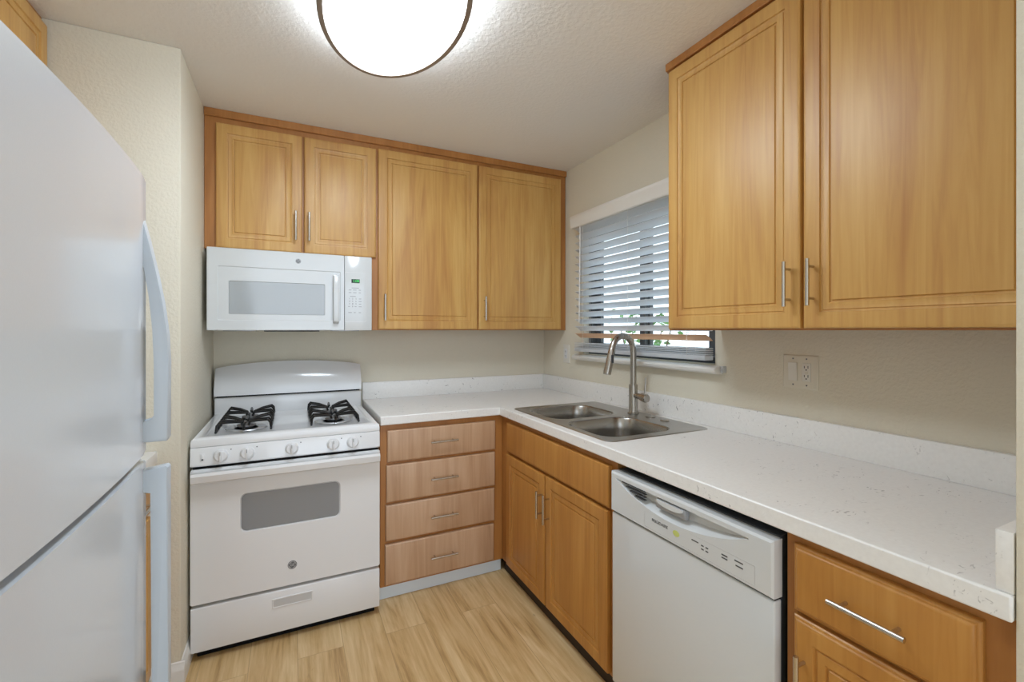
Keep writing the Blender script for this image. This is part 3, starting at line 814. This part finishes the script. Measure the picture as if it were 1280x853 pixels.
for z, items in ((1.597, ((-1.413, -1.376),)), (1.586, ((-1.428, -1.414), (-1.406, -1.388), (-1.377, -1.366))), (1.572, ((-1.428, -1.414), (-1.406, -1.388), (-1.377, -1.366))), (1.552, ((-1.421, -1.392),)),
                 (1.539, ((-1.376, -1.364),)), (1.525, ((-1.377, -1.362),)), (1.511, ((-1.376, -1.364),)), (1.497, ((-1.431, -1.421), (-1.398, -1.388), (-1.377, -1.362))), (1.465, ((-1.430, -1.412), (-1.402, -1.392), (-1.377, -1.365)))):
    for x0, x1 in items:
        b = BM(); box(b, x0, x1, MY - 0.0005, MY + 0.0005, z - 0.0018, z + 0.0018); part('key_legend', b, M['greyline'], cpn)
b = BM(); box(b, MX0 + 0.06, MX0 + 0.20, -0.34, -0.22, MZ0 - 0.004, MZ0 + 0.006, 0.001); part('vent_filter', b, M['burner'], t)
b = BM(); box(b, MX1 - 0.20, MX1 - 0.06, -0.34, -0.22, MZ0 - 0.004, MZ0 + 0.006, 0.001); part('vent_filter', b, M['burner'], t)
b = BM(); box(b, gc - 0.13, gc + 0.13, -0.33, -0.27, MZ0 - 0.006, MZ0 + 0.006, 0.001); part('lamp_cover', b, M['gasket'], t)

# ------------------------------------------------------------------ dishwasher
t = thing('dishwasher', 'white built-in dishwasher under the counter, right of the sink cabinet', 'dishwasher', (-0.32, -1.94, 0.0))
Y0, Y1 = -2.252, -1.636
b = BM(); box(b, -0.628, -0.03, Y0 + 0.006, Y1 - 0.006, 0.02, 0.866); part('tub', b, M['gasket'], t)
b = BM(); box(b, -0.658, -0.629, Y0, Y1, 0.100, 0.7145, 0.005, 3); part('door', b, M['white2'], t)
b = BM(); box(b, -0.652, -0.629, Y0 + 0.003, Y1 - 0.003, 0.7147, 0.7204); part('panel_gap_shade', b, M['black'], t)  # black strip painting in the shade between panel and door
b = BM(); box(b, -0.610, -0.604, Y0, Y1, 0.003, 0.095); part('kick_plate', b, M['white2'], t)
# control panel with a scooped handle pocket: outline of the scoop is a shallow arc
PX = -0.664
ZT, ZB_ = 0.862, 0.7205
yc = lambda s: Y1 + s * (Y0 - Y1)
def scoop(s):
    zt = 0.843 + 0.0 * s
    k = max(0.0, 1 - ((s - 0.47) / 0.425) ** 2)
    return zt, zt - 0.060 * k ** 0.9
b = BM(); n = 40; cols = []
for i in range(n + 1):
    s = 0.045 + 0.85 * i / n
    zt, zl = scoop(s)
    d_ = 0.030 * max(0.0, 1 - ((s - 0.47) / 0.425) ** 2) ** 0.5
    cols.append([(PX, yc(s), ZT - 0.006), (PX, yc(s), zt), (PX + d_, yc(s), zt - 0.004), (PX + d_, yc(s), zl + 0.35 * (zt - zl)), (PX, yc(s), zl), (PX, yc(s), ZB_ + 0.004)])
cv = [[b.verts.new(p) for p in c] for c in cols]
for p, q in zip(cv, cv[1:]): bridge(b, p, q, False)
def side(s_edge, col, yout):
    a = [b.verts.new((PX, yout, p[2])) for p in (cols[0][0], cols[0][-1])]
    b.faces.new([col[0], a[0], a[1]] + col[:0:-1])
    return a
sa = side(0.045, cv[0], Y1 - 0.005); sb = side(0.895, cv[-1], Y0 + 0.005)
# wrap edges
loop = [sa[0]] + [c[0] for c in cv] + [sb[0], sb[1]] + [c[-1] for c in cv][::-1] + [sa[1]]
def out(v, d, x): 
    y = v.co.y; z = v.co.z
    y2 = Y1 if abs(y - (Y1 - 0.005)) < 1e-4 else (Y0 if abs(y - (Y0 + 0.005)) < 1e-4 else y)
    z2 = ZT if z > 0.83 else ZB_
    return b.verts.new((x, y2, z2))
l1 = [out(v, 0, PX + 0.005) for v in loop]; bridge(b, loop, l1)
l2 = [b.verts.new((-0.6285, v.co.y, v.co.z)) for v in l1]; bridge(b, l1, l2); b.faces.new(l2)
bmesh.ops.remove_doubles(b, verts=b.verts, dist=1e-6)
dpn = part('control_panel', b, M['white2'], t)
# vent louvres at the left of the pocket
b = BM()
for k, (s0, s1) in enumerate(((0.10, 0.285), (0.135, 0.285), (0.165, 0.285), (0.205, 0.285))):
    z = 0.8400 - 0.0095 * k
    box(b, PX - 0.0008, PX + 0.010, yc(s1), yc(s0), z - 0.0012, z + 0.0012)
part('vent_louvres', b, M['darkprint'], dpn)
# scoop back shade panel and latch
b = BM(); lat = []
for i in range(13):
    s = 0.375 + 0.17 * i / 12; k = 1 - ((s - 0.46) / 0.09) ** 2
    lat.append((s, 0.836, 0.836 - 0.004 - 0.012 * max(0, k) ** 0.6))
poly = [(yc(s), zt) for s, zt, zl in lat] + [(yc(s), zl) for s, zt, zl in lat][::-1]
prism(b, poly, 'x', PX - 0.002, PX + 0.020); part('latch', b, M['white2'], dpn)
b = BM(); box(b, PX + 0.002, PX + 0.019, yc(0.56), yc(0.365), 0.808, 0.838, 0.004); part('latch_well', b, M['greyline'], dpn)
text('maker_name', 'FRIGIDAIRE', 0.0135, M['darkprint'], dpn, (PX - 0.0004, yc(0.395), 0.762), (0, -1, 0), (0, 0, 1))
b = BM(); prism(b, [(yc(0.505) + 0.013 * math.cos(2 * PI * k / 20), 0.7585 + 0.009 * math.sin(2 * PI * k / 20)) for k in range(20)], 'x', PX - 0.0006, PX + 0.0004); part('energy_mark', b, M['green'], dpn)
for s0, s1, z in ((0.60, 0.640, 0.7655), (0.655, 0.670, 0.763), (0.68, 0.695, 0.763), (0.655, 0.670, 0.753), (0.68, 0.695, 0.753), (0.765, 0.795, 0.768), (0.765, 0.795, 0.760), (0.83, 0.87, 0.770), (0.835, 0.87, 0.758)):
    b = BM(); box(b, PX - 0.0005, PX + 0.0004, yc(s1), yc(s0), z - 0.0017, z + 0.0017); part('key_legend', b, M['darkprint'], dpn)
b = BM(); cells(b, [yc(0.925), yc(0.923), yc(0.287), yc(0.285)], [0.730, 0.7308, 0.7792, 0.780], lambda y, z: not (yc(0.923) < y < yc(0.287) and 0.7308 < z < 0.7792), PX - 0.0004, PX + 0.0003, 'x'); part('panel_outline', b, M['badgel'], dpn)

# ------------------------------------------------------------------ refrigerator
FY0, FY1 = -2.468, -1.706
t = thing('refrigerator', 'large white top-freezer refrigerator filling the left edge', 'refrigerator', (-2.42, -2.09, 0.0))
b = BM(); box(b, XW + 0.03, -2.070, FY0 + 0.004, FY1 - 0.004, 0.03, 1.690, 0.006); part('body', b, M['fridge'], t)
b = BM(); box(b, -2.12, -2.06, FY0 + 0.03, FY1 - 0.03, 0.012, 0.085, 0.002); part('kick_grille', b, M['gasket'], t)
b = BM(); box(b, -2.075, -2.058, FY0 + 0.012, FY1 - 0.012, 0.10, 1.682); part('gasket', b, M['gasket'], t)
def bowed(z0, z1, name):
    """door with a gently bowed face and rolled vertical edges"""
    b = BM(); n = 26; xs = []
    for i in range(n + 1):
        s = i / n; y = FY1 + s * (FY0 - FY1)
        e = min(s, 1 - s) * (FY1 - FY0)
        roll = 0.0 if e > 0.02 else 0.016 * (1 - math.sqrt(max(0, 1 - ((0.02 - e) / 0.02) ** 2)))
        xs.append((-1.9885 + 0.0145 * (1 - (2 * s - 1) ** 2) - roll, y))
    poly = [(-2.056, FY1)] + xs + [(-2.056, FY0)]
    prism(b, poly, 'z', z0, z1, 0.006)
    return part(name, b, M['fridge'], t)
b = BM(); box(b, -2.0575, -2.014, FY0 + 0.014, FY1 - 0.014, 1.0945, 1.1075); part('door_gap', b, M['black'], t)  # black strip added to darken the split, in place of real shade
fd = bowed(1.107, 1.695, 'freezer_door')
rd = bowed(0.095, 1.092, 'fridge_door')
# handles on the far edge
hy0, hy1 = -1.764, -1.736
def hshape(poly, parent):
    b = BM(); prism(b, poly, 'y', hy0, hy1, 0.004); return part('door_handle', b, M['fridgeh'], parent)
fx_ = -2.004
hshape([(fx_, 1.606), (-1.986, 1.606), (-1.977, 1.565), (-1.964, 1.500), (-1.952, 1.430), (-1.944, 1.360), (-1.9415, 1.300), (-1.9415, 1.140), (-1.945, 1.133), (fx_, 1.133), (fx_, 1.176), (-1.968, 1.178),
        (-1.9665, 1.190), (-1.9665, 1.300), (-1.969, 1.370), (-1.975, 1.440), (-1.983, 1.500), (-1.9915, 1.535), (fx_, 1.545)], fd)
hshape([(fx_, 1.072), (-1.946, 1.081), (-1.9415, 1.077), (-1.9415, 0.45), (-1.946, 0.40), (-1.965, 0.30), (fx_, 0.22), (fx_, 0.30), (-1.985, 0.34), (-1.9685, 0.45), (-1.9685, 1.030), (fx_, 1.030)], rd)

# ------------------------------------------------------------------ ceiling light (oval flush mount)
LX, LY, LZ = -1.412, -1.503, 2.362
t = thing('ceiling_light', 'lit oval flush-mount ceiling light with a taupe metal band', 'light', (LX, LY, H - 0.001))
b = BM(); K = 64
def oval(a, c, z): return [b.verts.new((LX + a * math.cos(2 * PI * k / K), LY + c * math.sin(2 * PI * k / K), z)) for k in range(K)]
rs = [oval(0.227, 0.375, LZ + 0.040), oval(0.227, 0.375, LZ + 0.006), oval(0.224, 0.372, LZ), oval(0.2085, 0.3565, LZ), oval(0.2065, 0.3545, LZ + 0.006), oval(0.2065, 0.3545, LZ + 0.030), oval(0.2235, 0.3715, LZ + 0.032), oval(0.2235, 0.3715, LZ + 0.040)]
for p, q in zip(rs, rs[1:] + rs[:1]): bridge(b, p, q)
part('metal_band', b, M['bronze'], t)
b = BM(); rs = [oval(0.205, 0.353, H - 0.0015), oval(0.216, 0.364, H - 0.006), oval(0.2215, 0.3695, LZ + 0.045), oval(0.2215, 0.3695, LZ + 0.0405)]
for p, q in zip(rs, rs[1:]): bridge(b, p, q)
b.faces.new(rs[0]); b.faces.new(rs[-1])
part('side_glass', b, M['lampside'], t)
b = BM(); rs = [oval(0.2055, 0.3535, LZ + 0.038), oval(0.2055, 0.3535, LZ + 0.028), oval(0.2055, 0.3535, LZ + 0.004)]
for k in range(1, 7):
    a = PI / 2 * k / 7
    rs.append(oval(0.2055 * math.cos(a) ** 0.6, 0.3535 * math.cos(a) ** 0.6, LZ + 0.004 - 0.016 * math.sin(a)))
for p, q in zip(rs, rs[1:]): bridge(b, p, q)
b.faces.new(rs[-1]); b.faces.new(rs[0])
part('diffuser', b, M['lampglass'], t)
for a in (0.9, 1.75, 3.6, 5.4):
    x, y = LX + 0.2275 * math.cos(a), LY + 0.3755 * math.sin(a)
    b = BM(); lathe(b, [(0.0028, 0.0), (0.0028, 0.006), (0.006, 0.008), (0.006, 0.013), (0, 0.015)], (x, y, LZ + 0.014), (math.cos(a) / 0.227, math.sin(a) / 0.375, 0), 12); part('thumb_screw', b, M['badgel'], t)

# ------------------------------------------------------------------ window blind
BX = -0.040
BY0, BY1 = -1.532, -0.505
t = thing('window_blind', 'white slatted blind lowered over the window behind the sink', 'blind', (BX, -1.02, 1.23))
b = BM()
prism(b, [(-0.003, 2.024), (-0.074, 2.024), (-0.078, 2.030), (-0.078, 2.070), (-0.083, 2.080), (-0.083, 2.096), (-0.078, 2.104), (-0.003, 2.104)], 'y', BY0 - 0.012, BY1 + 0.028, 0.002)
part('valance', b, M['trimwhite'], t)
b = BM(); box(b, BX - 0.026, BX + 0.026, BY0, BY1, 2.036, 2.074, 0.002); part('headrail', b, M['slat'], t)
tilt = math.radians(33)
first = None
zs = [2.0067 - 0.0447 * k for k in range(16)]
for z in zs:
    if first is None:
        b = BM(); m_ = 9
        top = []; bot = []
        for i in range(m_ + 1):
            q = -0.025 + 0.05 * i / m_
            crown = 0.0022 * (1 - (q / 0.025) ** 2)
            # room-side edge raised
            for lst, dz in ((top, 0.0013), (bot, -0.0013)):
                w = crown + dz
                lst.append((BX + q * math.cos(tilt) + w * math.sin(tilt), z - q * math.sin(tilt) + w * math.cos(tilt)))
        prism(b, top + bot[::-1], 'y', BY0, BY1)
        first = part('slat', b, M['slat'], t); z_first = z
    else:
        o = first.copy(); o.location = (0, 0, z - z_first); COL.objects.link(o)
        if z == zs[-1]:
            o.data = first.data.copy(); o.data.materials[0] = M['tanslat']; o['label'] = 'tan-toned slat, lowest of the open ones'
for k in range(4):
    b = BM(); box(b, BX - 0.025, BX + 0.025, BY0, BY1, 1.2605 + 0.0085 * k, 1.2645 + 0.0085 * k, 0.001); part('slat', b, M['slat'], t)
b = BM(); box(b, BX - 0.027, BX + 0.027, BY0, BY1, 1.236, 1.258, 0.004); part('bottom_rail', b, M['slat'], t)
for y in (-0.60, -1.02, -1.43):
    b = BM()
    for x in (BX - 0.0275, BX + 0.0275): tube(b, [(x, y, 1.25), (x, y, 2.036)], 0.0009, 6)
    part('ladder_cord', b, M['cord'], t)
b = BM(); tube(b, [(BX - 0.030, -0.575, 2.04), (BX - 0.037, -0.574, 1.42)], 0.0032, 8); part('tilt_wand', b, M['cord'], t)
for nm_, y, lab in (('hold_down_bracket', -1.582, 'small clear-grey bracket on the wall at the right end of the window sill'), ('hold_down_bracket', -0.444, 'small clear-grey bracket on the wall at the left end of the window sill')):
    b = BM(); box(b, -0.022, -0.0005, y - 0.008, y + 0.008, 1.186, 1.213, 0.002); tube(b, [(-0.0225, y, 1.2), (-0.026, y, 1.2)], 0.003, 10)
    solo(nm_, b, M['badgel'], lab, 'bracket', (-0.01, y, 1.2), 'sill brackets')

# ------------------------------------------------------------------ wall plates
t = thing('wall_plate', 'ivory two-gang wall plate with rocker switch and outlet, under the right wall cabinet', 'outlet', (-0.003, -1.909, 1.215))
ya, yb, za, zb = -1.974, -1.844, 1.153, 1.278
b = BM(); panel(b, (0, ya, za), (0, 1, 0), (0, 0, 1), (-1, 0, 0), yb - ya, zb - za, [(0, 0.0003), (0.0, 0.002), (0.004, 0.0055), (0.006, 0.006)]); part('plate', b, M['plate'], t)
b = BM(); prism(b, [(-0.0055, 1.182), (-0.0085, 1.182), (-0.0095, 1.2155), (-0.0115, 1.249), (-0.0055, 1.249)], 'y', -1.900, -1.868); part('rocker_switch', b, M['platew'], t)
b = BM(); box(b, -0.0085, -0.0055, -1.950, -1.918, 1.182, 1.249, 0.001); rc = part('receptacle', b, M['platew'], t)
b = BM()
for z in (1.2015, 1.2345):
    for dy, hh in ((0.0065, 0.0040), (-0.0065, 0.0048)): box(b, -0.0088, -0.0083, -1.934 + dy - 0.0012, -1.934 + dy + 0.0012, z - hh, z + hh)
    lathe(b, [(0.0026, 0), (0.0026, 0.0004), (0, 0.0004)], (-0.0084, -1.934, z - 0.010), (-1, 0, 0), 12)
part('socket_slots', b, M['slot'], rc)
b = BM(); box(b, -0.0095, -0.0083, -1.940, -1.929, 1.2145, 1.2185); box(b, -0.0095, -0.0083, -1.940, -1.929, 1.2095, 1.2135); part('reset_buttons', b, M['plate'], rc)
for y in (-1.884, -1.934):
    for z in (1.167, 1.264):
        b = BM(); lathe(b, [(0.003, 0), (0.003, 0.0007), (0, 0.001)], (-0.006, y, z), (-1, 0, 0), 12); part('screw', b, M['badge'], t)
t = thing('wall_plate', 'white single outlet plate on the wall left of the window sill', 'outlet', (-0.003, -0.313, 1.208))
b = BM(); panel(b, (0, -0.352, 1.146), (0, 1, 0), (0, 0, 1), (-1, 0, 0), 0.078, 0.126, [(0, 0.0003), (0.0, 0.002), (0.004, 0.0055), (0.006, 0.006)]); part('plate', b, M['platew'], t)
b = BM(); box(b, -0.0085, -0.0055, -0.329, -0.296, 1.176, 1.243, 0.001); rc = part('receptacle', b, M['whitep'], t)
b = BM()
for z in (1.195, 1.226):
    for dy in (0.0065, -0.0065): box(b, -0.0088, -0.0083, -0.3125 + dy - 0.0012, -0.3125 + dy + 0.0012, z - 0.004, z + 0.004)
    lathe(b, [(0.0026, 0), (0.0026, 0.0004), (0, 0.0004)], (-0.0084, -0.3125, z - 0.009), (-1, 0, 0), 12)
part('socket_slots', b, M['slot'], rc)

# ------------------------------------------------------------------ greenery outside the window
t = thing('garden_shrub', 'leafy green shrub outside, seen through the blind slats behind the faucet', 'shrub', (1.55, 0.62, -0.1))
b = BM()
for k in range(5):
    a = 2 * PI * k / 5
    tube(b, [(1.55, 0.62, -0.1), (1.55 + 0.08 * math.cos(a), 0.62 + 0.1 * math.sin(a), 0.7), (1.55 + 0.22 * math.cos(a), 0.62 + 0.3 * math.sin(a), 1.4)], [0.02, 0.014, 0.005], 6)
part('stems', b, M['bark'], t)
b = BM(); rnd = random.Random(3)
for k in range(420):
    a = rnd.uniform(0, 2 * PI); h = rnd.uniform(0.25, 1.58); r_ = rnd.uniform(0.05, 0.42) * (1.15 - 0.35 * abs(h - 1.0))
    c = Vector((1.55 + 0.7 * r_ * math.cos(a), 0.62 + r_ * 1.15 * math.sin(a), h))
    d1 = Vector((rnd.uniform(-1, 1), rnd.uniform(-1, 1), rnd.uniform(-0.5, 0.6))).normalized(); d2 = d1.cross(Vector((rnd.uniform(-1, 1), rnd.uniform(-1, 1), rnd.uniform(-1, 1)))).normalized()
    l, w = rnd.uniform(0.05, 0.09), rnd.uniform(0.015, 0.028)
    vs = [b.verts.new(c + d1 * (l * p) + d2 * (w * q) + Vector((0, 0, -0.01 * abs(p) * 2))) for p, q in ((-0.5, 0), (-0.15, 0.9), (0.2, 0.8), (0.5, 0), (0.2, -0.8), (-0.15, -0.9))]
    b.faces.new(vs)
fo_ = part('foliage', b, M['leaf'], t)
